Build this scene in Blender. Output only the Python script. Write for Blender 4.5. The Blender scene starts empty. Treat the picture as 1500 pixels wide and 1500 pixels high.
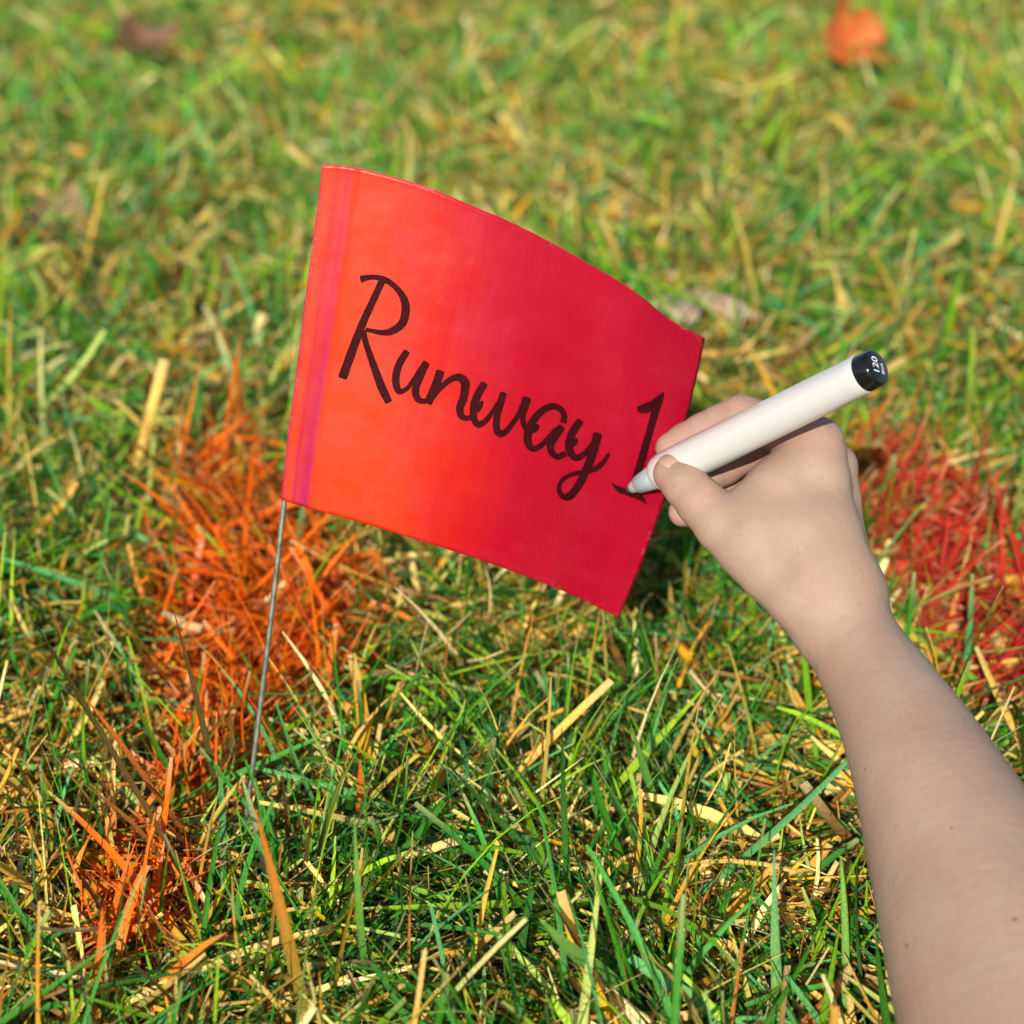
import bpy, bmesh, math, random
import numpy as np
from mathutils import Vector, Matrix, geometry
rng = np.random.default_rng(11)
random.seed(7)
C = bpy.context.scene.collection
SC = bpy.context.scene

# ------------------------------------------------------------------ camera
F = 3008.0                      # focal length in photo pixels (1500 wide)
CAM_H, PITCH = 0.455, math.radians(25)
cam_d = bpy.data.cameras.new('camera'); cam = bpy.data.objects.new('camera', cam_d); C.objects.link(cam)
cam.location = (0, 0, CAM_H); cam.rotation_euler = (math.pi/2 - PITCH, 0, 0)
cam_d.sensor_width = 36; cam_d.lens = 36*F/1500; cam_d.clip_start = 0.02; cam_d.clip_end = 500
cam_d.dof.use_dof = True; cam_d.dof.focus_distance = 0.705; cam_d.dof.aperture_fstop = 9.0
SC.camera = cam
# ------------------------------------------------------------------ sky, sun, exposure
SUN_EL = math.radians(28); SUN_DIR = Vector((-0.20, -0.98, 0)).normalized()
SUN_DIR = Vector((SUN_DIR.x*math.cos(SUN_EL), SUN_DIR.y*math.cos(SUN_EL), math.sin(SUN_EL)))
w = bpy.data.worlds.new('World'); SC.world = w; w.use_nodes = True
nt = w.node_tree; bg = nt.nodes['Background']
sky = nt.nodes.new('ShaderNodeTexSky'); sky.sky_type = 'NISHITA'; sky.sun_disc = False
sky.sun_elevation = SUN_EL; sky.sun_rotation = math.atan2(SUN_DIR.x, SUN_DIR.y)
nt.links.new(sky.outputs[0], bg.inputs[0]); bg.inputs[1].default_value = 0.10
sd = bpy.data.lights.new('sun', 'SUN'); sd.energy = 4.9; sd.angle = math.radians(0.5); sd.color = (1, .95, .86)
sun = bpy.data.objects.new('sun', sd); C.objects.link(sun); sun.location = (-2, -2, 3)
sun.rotation_euler = SUN_DIR.to_track_quat('Z', 'Y').to_euler()
vs = SC.view_settings; vs.view_transform = 'Standard'; vs.look = 'None'; vs.exposure = 0.66; vs.gamma = 1
vs.use_curve_mapping = False
SC.cycles.use_denoising = True; SC.cycles.max_bounces = 8; SC.cycles.transmission_bounces = 4

# ------------------------------------------------------------------ pixel <-> place helpers
cp, sp_ = math.cos(PITCH), math.sin(PITCH)
FWD = np.array([0, cp, -sp_]); DWN = np.array([0, -sp_, -cp]); RGT = np.array([1., 0, 0]); ORG = np.array([0, 0, CAM_H])
def ray(px, py):
    px = np.asarray(px, float); py = np.asarray(py, float)
    return FWD + ((px-750)/F)[..., None]*RGT + ((py-750)/F)[..., None]*DWN
def at_y(px, py, Y):            # point seen at a pixel, on the vertical plane y = Y
    r = ray(px, py); return ORG + r*(np.asarray(Y, float)/r[..., 1])[..., None]
def at_d(px, py, d):            # point seen at a pixel, at depth d along the view axis
    return ORG + ray(px, py)*np.asarray(d, float)[..., None]
def at_z(px, py, z=0.0):        # point seen at a pixel, at height z
    r = ray(px, py); return ORG + r*((z-CAM_H)/r[..., 2])[..., None]
def project(p):
    q = np.asarray(p, float)-ORG; d = q@FWD
    return 750+F*(q@RGT)/d, 750+F*(q@DWN)/d, d

# ------------------------------------------------------------------ object helpers
def link(name, me, mats, parent=None):
    o = bpy.data.objects.new(name, me); C.objects.link(o)
    for m in (mats if isinstance(mats, (list, tuple)) else [mats]): me.materials.append(m)
    if parent:
        o.parent = parent; o.matrix_parent_inverse = Matrix.Translation(-Vector(parent.location)) if parent.type == 'EMPTY' or True else Matrix()
    return o
def mesh(name, verts, faces, smooth=True):
    me = bpy.data.meshes.new(name); me.from_pydata([tuple(v) for v in verts], [], [tuple(int(i) for i in f) for f in faces])
    if smooth: me.polygons.foreach_set('use_smooth', [True]*len(me.polygons))
    me.update(); return me
def quads_mesh(name, verts, quads, smooth=True):        # fast path for big meshes
    me = bpy.data.meshes.new(name); nv, nq = len(verts), len(quads)
    me.vertices.add(nv); me.vertices.foreach_set('co', np.ascontiguousarray(verts, np.float32).ravel())
    me.loops.add(nq*4); me.loops.foreach_set('vertex_index', np.ascontiguousarray(quads, np.int32).ravel())
    me.polygons.add(nq); me.polygons.foreach_set('loop_start', np.arange(0, nq*4, 4, dtype=np.int32))
    me.polygons.foreach_set('use_smooth', np.full(nq, smooth)); me.update(calc_edges=True); return me
def empty(name, loc):
    o = bpy.data.objects.new(name, None); o.location = tuple(loc); o.empty_display_size = .01; C.objects.link(o); return o
def tag(o, label=None, cat=None, group=None, kind=None):
    if label: o['label'] = label
    if cat: o['category'] = cat
    if group: o['group'] = group
    if kind: o['kind'] = kind
    return o
def set_cols(me, cols, name='tint'):
    a = me.color_attributes.new(name, 'FLOAT_COLOR', 'POINT')
    c = np.ones((len(cols), 4), np.float32); c[:, :3] = cols; a.data.foreach_set('color', c.ravel())
def lathe(axis_pts, radii, n=40, up=None, squash=1.0, cap=True):
    """surface of revolution along a straight axis; axis_pts are 3-D points, squash flattens the section"""
    P = np.array(axis_pts); a = P[-1]-P[0]; a /= np.linalg.norm(a)
    u = np.array(up if up is not None else (0, 0, 1.)); u = u-a*(u@a); u /= np.linalg.norm(u); v = np.cross(a, u)
    th = np.linspace(0, 2*np.pi, n, endpoint=False); vs_, fs = [], []
    for p, r in zip(P, radii):
        for t in th: vs_.append(p+r*(np.cos(t)*u+squash*np.sin(t)*v))
    for i in range(len(P)-1):
        for j in range(n): k = (j+1) % n; fs.append((i*n+j, i*n+k, (i+1)*n+k, (i+1)*n+j))
    if cap:
        fs.append(tuple(range(n))[::-1]); fs.append(tuple((len(P)-1)*n+j for j in range(n)))
    return vs_, fs
def tube(pts, rad, n=10):
    P = np.array(pts, float); vs_, fs = [], []
    for i, p in enumerate(P):
        t = P[min(i+1, len(P)-1)]-P[max(i-1, 0)]; t /= np.linalg.norm(t)
        u = np.cross(t, (0, 1, 0.2)); u /= np.linalg.norm(u); v = np.cross(t, u)
        r = rad if np.isscalar(rad) else rad[i]
        for k in range(n):
            a = 2*np.pi*k/n; vs_.append(p+r*(np.cos(a)*u+np.sin(a)*v))
    for i in range(len(P)-1):
        for k in range(n): m = (k+1) % n; fs.append((i*n+k, i*n+m, (i+1)*n+m, (i+1)*n+k))
    fs.append(tuple(range(n))[::-1]); fs.append(tuple((len(P)-1)*n+k for k in range(n)))
    return vs_, fs
def crom(pts, per=8):           # Catmull-Rom through rows of any width
    P = np.array(pts, float); out = []
    Q = np.vstack([2*P[0]-P[1], P, 2*P[-1]-P[-2]])
    for i in range(1, len(Q)-2):
        for t in np.arange(per)/per:
            a, b, c, d = Q[i-1], Q[i], Q[i+1], Q[i+2]
            out.append(.5*(2*b+(c-a)*t+(2*a-5*b+4*c-d)*t*t+(3*b-a-3*c+d)*t**3))
    out.append(P[-1]); return np.array(out)
def vnoise(x, y, s, seed=0):    # smooth value noise on a plane, 0..1
    x = np.asarray(x)*s+1000.5+seed*17.3; y = np.asarray(y)*s+1000.5+seed*9.1
    xi, yi = np.floor(x).astype(np.int64), np.floor(y).astype(np.int64); fx, fy = x-xi, y-yi
    h = lambda a, b: (np.sin(a*127.1+b*311.7+seed*74.7)*43758.5453) % 1.0
    fx, fy = fx*fx*(3-2*fx), fy*fy*(3-2*fy)
    return (h(xi, yi)*(1-fx)+h(xi+1, yi)*fx)*(1-fy)+(h(xi, yi+1)*(1-fx)+h(xi+1, yi+1)*fx)*fy

# ------------------------------------------------------------------ materials
class NT:
    def __init__(s, name):
        s.m = bpy.data.materials.new(name); s.m.use_nodes = True; s.t = s.m.node_tree; s.b = s.t.nodes['Principled BSDF']; s.out = s.t.nodes['Material Output']
    def n(s, typ, **kw):
        o = s.t.nodes.new(typ)
        for k, v in kw.items(): setattr(o, k, v)
        return o
    def l(s, a, b): s.t.links.new(a, b)
    def mix(s, fac, a, b, blend='MIX'):
        o = s.n('ShaderNodeMix', data_type='RGBA', blend_type=blend)
        for sock, v in ((o.inputs[0], fac), (o.inputs[6], a), (o.inputs[7], b)):
            if hasattr(v, 'is_output'): s.l(v, sock)
            elif isinstance(v, (int, float)): sock.default_value = v
            else: sock.default_value = (*v, 1)
        return o.outputs[2]
    def ramp(s, fac, stops, interp='LINEAR'):
        o = s.n('ShaderNodeValToRGB'); e = o.color_ramp.elements; o.color_ramp.interpolation = interp
        while len(e) < len(stops): e.new(.5)
        for el, (p, c) in zip(e, stops): el.position = p; el.color = (*c, 1) if not np.isscalar(c) else (c, c, c, 1)
        s.l(fac, o.inputs[0]); return o.outputs[0]
    def noise(s, scale, detail=4, vec=None, rough=.55):
        o = s.n('ShaderNodeTexNoise'); o.inputs['Scale'].default_value = scale; o.inputs['Detail'].default_value = detail; o.inputs['Roughness'].default_value = rough
        if vec is not None: s.l(vec, o.inputs['Vector'])
        return o.outputs[0]
    def bump(s, h, strength, dist):
        o = s.n('ShaderNodeBump'); o.inputs['Strength'].default_value = strength; o.inputs['Distance'].default_value = dist
        s.l(h, o.inputs['Height']); s.l(o.outputs[0], s.b.inputs['Normal']); return o
    def set(s, **kw):
        for k, v in kw.items(): s.b.inputs[k.replace('_', ' ')].default_value = v
def math_(nn, op, a, b=None):
    o = nn.n('ShaderNodeMath', operation=op)
    for s_, v_ in ((o.inputs[0], a), (o.inputs[1], b)):
        if v_ is None: continue
        if hasattr(v_, 'is_output'): nn.l(v_, s_)
        else: s_.default_value = v_
    return o.outputs[0]
def simple(name, col, rough=.5, spec=.5, metal=0):
    n = NT(name); n.set(Base_Color=(*col, 1), Roughness=rough, Metallic=metal); n.b.inputs['Specular IOR Level'].default_value = spec; return n.m

def blade_material(name, trans=.35, rough=.42, spec=.45):
    n = NT(name); a = n.n('ShaderNodeAttribute', attribute_name='tint')
    tc = n.n('ShaderNodeTexCoord'); f = n.noise(900, 3, tc.outputs['Object'])
    col = n.mix(.55, a.outputs['Color'], n.ramp(f, [(.3, (.55, .55, .55)), (.7, (1.35, 1.35, 1.3))]), 'MULTIPLY')
    n.l(col, n.b.inputs['Base Color']); n.set(Roughness=rough); n.b.inputs['Specular IOR Level'].default_value = spec
    tr = n.n('ShaderNodeBsdfTranslucent'); n.l(col, tr.inputs[0])
    mx = n.n('ShaderNodeMixShader'); mx.inputs[0].default_value = trans
    n.l(n.b.outputs[0], mx.inputs[1]); n.l(tr.outputs[0], mx.inputs[2]); n.l(mx.outputs[0], n.out.inputs[0]); return n.m
M_GREEN = blade_material('green blade', .34, .5, .14)
M_STRAW = blade_material('dry straw', .2, .75, .08)

n = NT('soil'); tc = n.n('ShaderNodeTexCoord'); f = n.noise(60, 8, tc.outputs['Object']); f2 = n.noise(9, 5, tc.outputs['Object'])
c1 = n.ramp(f, [(.3, (.018, .011, .005)), (.55, (.06, .038, .015)), (.75, (.16, .11, .04))])
c2 = n.ramp(f, [(.3, (.03, .06, .015)), (.7, (.16, .19, .05))])
near_c = n.mix(n.ramp(f2, [(.4, 0.), (.6, 1.)]), c1, c2)
fl = n.noise(140, 6, tc.outputs['Object']); far_c = n.ramp(fl, [(.32, (.02, .045, .008)), (.48, (.07, .15, .02)), (.58, (.20, .24, .05)), (.68, (.38, .30, .10))])
vl = n.n('ShaderNodeVectorMath', operation='DISTANCE'); n.l(tc.outputs['Object'], vl.inputs[0]); vl.inputs[1].default_value = (0, 1.2, 0)
n.l(n.mix(n.ramp(math_(n, 'MULTIPLY', vl.outputs['Value'], .1), [(.16, 0.), (.28, 1.)]), near_c, far_c), n.b.inputs['Base Color']); n.set(Roughness=.95); n.bump(f, .8, .01); M_SOIL = n.m

# ------------------------------------------------------------------ the ground
def ground_z(x, y):
    return .010*(vnoise(x, y, 9, 3)-.5)+.014*(vnoise(x, y, 3.3, 5)-.5)
def axis(lo, hi, fine0, fine1, step):
    return np.concatenate([-np.geomspace(-lo, -fine0+1e-3, 14)[:-1] if lo < 0 else [], np.arange(fine0, fine1, step), np.geomspace(fine1, hi, 16)])
gx, gy = axis(-60, 60, -1.4, 1.4, .025), axis(-60, 120, -.6, 3.4, .025)
X, Y = np.meshgrid(gx, gy); Z = ground_z(X, Y)
V = np.stack([X, Y, Z], -1).reshape(-1, 3); nx = len(gx)
I = (np.arange(len(gy)-1)[:, None]*nx+np.arange(nx-1)[None]).ravel()
g = link('ground', quads_mesh('ground', V, np.stack([I, I+1, I+nx+1, I+nx], 1)), M_SOIL); tag(g, kind='structure')

# ------------------------------------------------------------------ paint sprayed on the turf (marking paint: keeps its place on the ground)
def spot(x, y, px, py, rx, ry):
    p = at_z(px, py); return np.exp(-(((x-p[0])/rx)**2+((y-p[1])/(1.25*ry))**2))
def paint(x, y):
    o = (1.2*spot(x, y, 318, 815, .030, .080)+.45*spot(x, y, 470, 1010, .05, .06)+1.0*spot(x, y, 385, 935, .045, .06)+.8*spot(x, y, 385, 1030, .035, .04)+.35*spot(x, y, 480, 1060, .035, .05)
         + 0.7*spot(x, y, 330, 1110, .035, .05)+1.9*spot(x, y, 212, 1430, .024, .028)+.7*spot(x, y, 290, 1240, .032, .03)+.3*spot(x, y, 120, 1300, .03, .03))
    r = 1.25*spot(x, y, 1330, 850, .030, .055)+1.1*spot(x, y, 1470, 1010, .04, .045)+.40*spot(x, y, 1280, 720, .022, .04)+1.3*spot(x, y, 1400, 900, .05, .05)+1.1*spot(x, y, 1500, 1080, .035, .04)
    return o, r
def apply_paint(cols, x, y, z, u):
    """u: one random number per blade, blades differ in how much paint they caught"""
    o, r = paint(x, y); k = .6*vnoise(x, y, 160, 8)+.55*vnoise(x+3*z, y-2*z, 520, 12)
    lift = np.clip(.55+z*14, .45, 1.1)
    mo = np.clip((o*lift*(.25+1.1*u)-.26-.46*k)*2.3, 0, .88); mr = np.clip((r*lift*(.15+1.1*u)-.20-.46*k)*2.3, 0, .92)
    co = np.stack([.60+.14*u, .045+.085*k, .004+0*u], -1); cr = np.stack([.27+.18*u, .004+.010*k, .008+.008*k], -1)
    cols = cols*(1-mo[..., None])+co*mo[..., None]
    return cols*(1-mr[..., None])+cr*mr[..., None]

# ------------------------------------------------------------------ blades
def blades(base, azim, L, th0, th1, width, cols0, cols1, segs, vfold=.35, cut=.35, twist=0., zcap=None, cross=3):
    """N blades at once: base (N,3), tilt from vertical th0 at the root to th1 at the tip; cols root/tip (N,3)"""
    N = len(base); t = np.linspace(0, 1, segs+1); dt = 1/segs
    th = th0[:, None]+(th1-th0)[:, None]*t[None]**1.2
    hx = np.concatenate([np.zeros((N, 1)), np.cumsum(np.sin(th[:, :-1]+.5*np.diff(th, axis=1)), 1)*dt], 1)*L[:, None]
    hz = np.concatenate([np.zeros((N, 1)), np.cumsum(np.cos(th[:, :-1]+.5*np.diff(th, axis=1)), 1)*dt], 1)*L[:, None]
    sway = (rng.normal(0, .10, N)[:, None]*t[None]**2)*L[:, None]
    ca, sa = np.cos(azim)[:, None], np.sin(azim)[:, None]
    cx = base[:, 0:1]+ca*hx-sa*sway; cy = base[:, 1:2]+sa*hx+ca*sway; cz = base[:, 2:3]+hz
    cz = np.maximum(cz, ground_z(cx, cy)+.0015)
    ctr = np.stack([cx, cy, cz], -1)
    tan = np.gradient(ctr, axis=1); tan /= np.linalg.norm(tan, axis=-1, keepdims=True)+1e-9
    side = np.stack([-sa+0*hx, ca+0*hx, 0*hx], -1)
    roll = (rng.normal(0, .7, N)[:, None]+twist*rng.normal(0, 1, N)[:, None]*t[None])[..., None]
    nrm = np.cross(tan, side); s2 = side*np.cos(roll)+nrm*np.sin(roll); n2 = np.cross(tan, s2)
    cutv = np.clip(rng.normal(cut, .25, N), .05, .9)[:, None]
    wprof = np.minimum(1., .55+1.6*t[None])*np.clip(1-(1-cutv)*np.clip((t[None]-.35)/.65, 0, 1)**1.5, .04, 1)
    hw = .5*width[:, None]*wprof
    if cross == 3:
        fold = (vfold*hw)[..., None]*n2
        rows = np.stack([ctr-s2*hw[..., None]+fold, ctr, ctr+s2*hw[..., None]+fold], 2)
    else:
        rows = np.stack([ctr-s2*hw[..., None], ctr+s2*hw[..., None]], 2)
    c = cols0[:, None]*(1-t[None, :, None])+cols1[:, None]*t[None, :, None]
    u = rng.random(N)[:, None]+0*t[None]
    c = apply_paint(c, cx, cy, cz, u)
    tipm = (t[None] > .96)*(rng.random(N)[:, None] < .6)
    c = np.where(tipm[..., None], c*.4+np.array([.40, .32, .17])*.6, c)
    cols = np.repeat(c[:, :, None], cross, 2)
    if cross == 3: cols[:, :, 1] *= np.array([1.18, 1.18, 1.1])           # paler midrib
    W = cross; per = (segs+1)*W
    b = np.arange(N)[:, None, None]*per+np.arange(segs)[None, :, None]*W+np.arange(W-1)[None, None, :]
    q = np.stack([b, b+1, b+W+1, b+W], -1).reshape(-1, 4)
    return rows.reshape(-1, 3), q, cols.reshape(-1, 3)
def join(parts):
    off = 0; vs_, qs, cs = [], [], []
    for v, q, c in parts: vs_.append(v); qs.append(q+off); cs.append(c); off += len(v)
    return np.concatenate(vs_), np.concatenate(qs), np.concatenate(cs)
def scatter(n, y0, y1, margin=.26):
    y = rng.uniform(y0, y1, int(n*2.6)); hw = margin+.262*y
    keep = rng.random(len(y)) < hw/hw.max(); y = y[keep][:n]; x = rng.uniform(-1, 1, len(y))*(margin+.262*y)
    return x, y
GREENS = np.array([[.014, .085, .006], [.030, .165, .008], [.042, .22, .026], [.085, .29, .080], [.15, .32, .006], [.30, .42, .018], [.42, .50, .10]])
STRAWS = np.array([[.54, .35, .075], [.66, .48, .14], [.45, .24, .035], [.30, .12, .018], [.55, .28, .018], [.76, .62, .28], [.17, .08, .02]])
def pick(pal, n, p):
    i = rng.choice(len(pal), n, p=np.array(p)/sum(p)); return pal[i]*rng.uniform(.8, 1.2, (n, 1))*rng.uniform(.93, 1.07, (n, 3))
def green_batch(n, y0, y1, segs, wmul, cross, tall=1.0):
    x, y = scatter(n, y0, y1); n = len(x); d = vnoise(x, y, 14, 1); dense = vnoise(x, y, 22, 2)
    k = rng.random(n) < .35+.95*dense; x, y, d = x[k], y[k], d[k]; n = len(x)
    az = 2*np.pi*(vnoise(x, y, 6, 4)*1.3)+rng.normal(0, 1.25, n)
    L = np.clip(rng.gamma(5.5, .0080, n), .018, .085)*(.75+.5*d)*tall
    L = np.where((x > .07) & (y < .66), L*.62, L)             # flattened where the forearm hangs low over the turf
    th0 = np.clip(np.abs(rng.normal(.68, .40, n)), .05, 1.45); th1 = th0+rng.normal(.55, .45, n)
    lie = rng.random(n) < .38; th0[lie] = rng.uniform(1.0, 1.5, lie.sum()); th1[lie] = th0[lie]+rng.normal(.1, .25, lie.sum())
    wd = np.clip(rng.gamma(4.5, .00042, n), .0008, .0048)*wmul
    z = ground_z(x, y)+rng.uniform(-.002, .012, n)+lie*rng.uniform(0, .028, n)
    pal = vnoise(x, y, 11, 6)
    c1 = pick(GREENS, n, [24, 26, 18, 12, 12, 6, 3])
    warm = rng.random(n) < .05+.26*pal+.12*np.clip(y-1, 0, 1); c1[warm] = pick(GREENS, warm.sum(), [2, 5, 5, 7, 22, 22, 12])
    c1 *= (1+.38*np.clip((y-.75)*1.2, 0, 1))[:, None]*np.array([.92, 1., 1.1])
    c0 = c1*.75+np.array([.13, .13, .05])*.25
    dead = rng.random(n) < .16; tip = c1.copy(); tip[dead] = pick(STRAWS, dead.sum(), [4, 3, 4, 2, 2, 2, 1])
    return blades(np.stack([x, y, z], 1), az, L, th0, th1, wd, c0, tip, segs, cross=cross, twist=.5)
def outer_batch(n):               # the same lawn going on around and beyond what the picture shows
    x, y = rng.uniform(-2.3, 2.3, n), rng.uniform(-.5, 6, n); k = (np.abs(x) > .22+.262*y) | (y > 3.4); k |= y < .25; x, y = x[k], y[k]; n = len(x); z = ground_z(x, y)
    k = (np.hypot(x, y-.0) > .12); x, y, z = x[k], y[k], z[k]; n = len(x)
    c1 = pick(GREENS, n, [20, 24, 20, 10, 14, 8, 3]); d_ = rng.random(n) < .42; c1[d_] = pick(STRAWS, d_.sum(), [20, 16, 14, 5, 8, 6, 5])
    th = np.where(d_, rng.normal(1.45, .2, n), np.abs(rng.normal(.8, .4, n)))
    return blades(np.stack([x, y, z+rng.uniform(0, .02, n)], 1), rng.uniform(0, 6.28, n), rng.uniform(.025, .07, n), th, th+rng.normal(.3, .4, n), rng.uniform(.002, .005, n), c1*.85, c1, 3, cross=2)
def tall_batch(n, y0, y1):       # longer uncut stalks that rise out of the mown turf
    x, y = scatter(n, y0, y1); n = len(x); z = ground_z(x, y)
    k = ~((x > .10+.0*y) & (y < .74)); x, y, z = x[k], y[k], z[k]; n = len(x)       # none where the forearm hangs over the turf
    L = rng.uniform(.05, .095, n); th0 = np.abs(rng.normal(.25, .2, n)); th1 = th0+rng.normal(.35, .3, n)
    c1 = pick(GREENS, n, [24, 24, 14, 8, 8, 4, 2]); b_ = rng.random(n) < .3; c1[b_] = pick(STRAWS, b_.sum(), [3, 1, 3, 5, 2, 1, 5])
    return blades(np.stack([x, y, z], 1), rng.uniform(0, 6.28, n), L, th0, th1, rng.uniform(.0009, .0022, n), c1*.9, c1, 6, cut=.15, cross=3)
def straw_batch(n, y0, y1, segs, wmul, cross, top=.034):
    x, y = scatter(n, y0, y1); n = len(x)
    az = rng.uniform(0, 2*np.pi, n); L = np.clip(rng.gamma(4, .0080, n), .010, .07)
    th0 = np.clip(rng.normal(1.45, .22, n), .7, 1.75); th1 = th0+rng.normal(.05, .35, n)
    up = rng.random(n) < .06; th0[up] = rng.uniform(.2, 1.0, up.sum()); th1[up] = th0[up]+rng.normal(.3, .4, up.sum())
    wd = np.clip(rng.gamma(3.6, .00062, n), .0009, .0060)*wmul
    z = ground_z(x, y)+rng.uniform(0.0, top, n)*(.35+.9*vnoise(x, y, 16, 9))
    c0 = pick(STRAWS, n, [24, 18, 20, 10, 12, 7, 9]); c1 = c0*rng.uniform(.8, 1.2, (n, 1))
    return blades(np.stack([x, y, z], 1), az, L, th0, th1, wd, c0, c1, segs, vfold=.5, cut=.75, twist=1.0, cross=cross)
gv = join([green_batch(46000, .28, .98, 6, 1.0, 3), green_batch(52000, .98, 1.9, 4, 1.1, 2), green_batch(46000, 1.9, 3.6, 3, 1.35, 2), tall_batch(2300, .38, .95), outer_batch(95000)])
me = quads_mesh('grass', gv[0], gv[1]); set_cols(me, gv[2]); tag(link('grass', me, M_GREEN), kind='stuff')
dv = join([straw_batch(41000, .28, .98, 4, .95, 3), straw_batch(40000, .98, 1.9, 3, 1.05, 2), straw_batch(24000, 1.9, 3.6, 2, 1.3, 2)])
me = quads_mesh('dry_grass', dv[0], dv[1]); set_cols(me, dv[2]); tag(link('dry_grass', me, M_STRAW), kind='stuff')

# ------------------------------------------------------------------ the marker flag: wire, plastic sheet, handwriting
BASE = at_z(338, 1328); 
base_seen = at_z(338, 1328); TOP = at_y(482, 245, base_seen[1]+.045)
u_dir = (TOP-base_seen)/np.linalg.norm(TOP-base_seen); BASE = base_seen-u_dir*.05
ps = base_seen+(TOP-base_seen)*np.linspace(0, 1, 40)[:, None]; _, pole_py, _ = project(ps)
def pole_Y(py): return np.interp(-np.asarray(py, float), -pole_py, ps[:, 1])
TOPE = np.array([(473, 241), (505, 243), (545, 251), (620, 272), (690, 301), (760, 331), (850, 379), (930, 427), (980, 467), (1033, 495)], float)
BOTE = np.array([(414, 734), (440, 741), (540, 769), (640, 800), (740, 833), (830, 868), (872, 888), (907, 905)], float)
LEFE = np.array([(472, 241), (464, 312), (454, 383), (435, 537), (421, 640), (412, 732)], float)
RIGE = np.array([(1033, 495), (1020, 556), (1003, 625), (977, 720), (944, 815), (907, 905)], float)
def arc(E):
    E = crom(E, 12); s = np.concatenate([[0], np.cumsum(np.linalg.norm(np.diff(E, axis=0), axis=1))]); s /= s[-1]
    return lambda t: np.stack([np.interp(t, s, E[:, 0]), np.interp(t, s, E[:, 1])], -1)
TOPE[0] = LEFE[0]; BOTE[0] = LEFE[-1]
fT, fB, fL, fR = arc(TOPE), arc(BOTE), arc(LEFE), arc(RIGE)
def coons(u, v):
    u, v = np.clip(u, 0, 1), np.clip(v, 0, 1); U, W = u[..., None], v[..., None]
    return ((1-W)*fT(u)+W*fB(u)+(1-U)*fL(v)+U*fR(v)
            - ((1-U)*(1-W)*TOPE[0]+U*(1-W)*TOPE[-1]+(1-U)*W*BOTE[0]+U*W*BOTE[-1]))
def flag_Y(u, v, p):
    py_left = (1-v)*LEFE[0][1]+v*LEFE[-1][1]
    bend = -.034*u+.056*u*u
    wave = .0022*np.sin(6.5*u+2.2*v+.6)*u+.0012*np.sin(13*u-4*v)*u
    hem = -.0018/(1+np.exp((u-.040)/.013))-.0005*np.exp(-((u-.072)/.016)**2)
    return pole_Y(py_left)+bend+wave+hem
def flag_pt(u, v): p = coons(u, v); return at_y(p[..., 0], p[..., 1], flag_Y(u, v, p))
gu, gvv = np.meshgrid(np.linspace(0, 1, 161), np.linspace(0, 1, 161)); gp = coons(gu, gvv)
def px_to_uv(px, py):
    px, py = np.atleast_1d(px).astype(float), np.atleast_1d(py).astype(float); us, vs_ = [], []
    for a, b in zip(px, py):
        i = np.argmin((gp[..., 0]-a)**2+(gp[..., 1]-b)**2); us.append(gu.flat[i]); vs_.append(gvv.flat[i])
    u, v = np.array(us), np.array(vs_); e = 1e-3
    for _ in range(4):
        p = coons(u, v); du = (coons(u+e, v)-coons(u-e, v))/(2*e); dv_ = (coons(u, v+e)-coons(u, v-e))/(2*e)
        r = np.stack([px-p[:, 0], py-p[:, 1]], -1); det = du[:, 0]*dv_[:, 1]-du[:, 1]*dv_[:, 0]; det = np.where(np.abs(det) < 1e-6, 1e-6, det)
        u = u+np.clip((r[:, 0]*dv_[:, 1]-r[:, 1]*dv_[:, 0])/det, -.02, .02); v = v+np.clip((du[:, 0]*r[:, 1]-du[:, 1]*r[:, 0])/det, -.02, .02)
        u, v = np.clip(u, .002, .998), np.clip(v, .002, .998)
    return u, v
def flag_n(u, v):
    e = 2e-3; a = flag_pt(u+e, v)-flag_pt(u-e, v); b = flag_pt(u, v+e)-flag_pt(u, v-e)
    m = np.cross(a, b); m /= np.linalg.norm(m, axis=-1, keepdims=True); return np.where((m[..., 1] > 0)[..., None], -m, m)

n = NT('flag film'); uvn = n.n('ShaderNodeUVMap', uv_map='UVMap'); sep = n.n('ShaderNodeSeparateXYZ'); n.l(uvn.outputs[0], sep.inputs[0])
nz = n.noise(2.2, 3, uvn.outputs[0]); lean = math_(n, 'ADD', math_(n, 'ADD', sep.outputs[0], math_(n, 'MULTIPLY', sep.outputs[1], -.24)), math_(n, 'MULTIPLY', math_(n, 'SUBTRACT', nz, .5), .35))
glow_dye = n.ramp(lean, [(.0, (.50, .030, .0035)), (.10, (.50, .026, .004)), (.26, (.43, .0075, .0085)), (.40, (.365, .0036, .016)), (1., (.345, .0033, .023))])  # sunlit orange glow near the wire painted into the crimson film colour
hem_sheen = n.ramp(sep.outputs[0], [(.0, .95), (.008, .40), (.016, .0), (.026, .10), (.035, .80), (.043, .50), (.053, .90), (.072, 1.), (.082, 0.)])  # mask for the folded hem's iridescent sheen, painted as magenta streaks
glow_dye = n.mix(math_(n, 'MULTIPLY', hem_sheen, math_(n, 'ADD', math_(n, 'MULTIPLY', sep.outputs[1], .65), .35)), glow_dye, (.33, .003, .052))
sc_ = n.n('ShaderNodeMapping'); sc_.inputs['Scale'].default_value = (1.2, 1, 1); n.l(uvn.outputs[0], sc_.inputs[0])
sp1 = n.noise(95, 2, sc_.outputs[0]); sp2 = n.noise(5, 2, sc_.outputs[0])
fleck = math_(n, 'MULTIPLY', n.ramp(sp1, [(.73, 0.), (.77, 1.)]), n.ramp(sp2, [(.52, 0.), (.65, .55)]))
glow_dye = n.mix(fleck, glow_dye, (.85, .22, .20))
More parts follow.
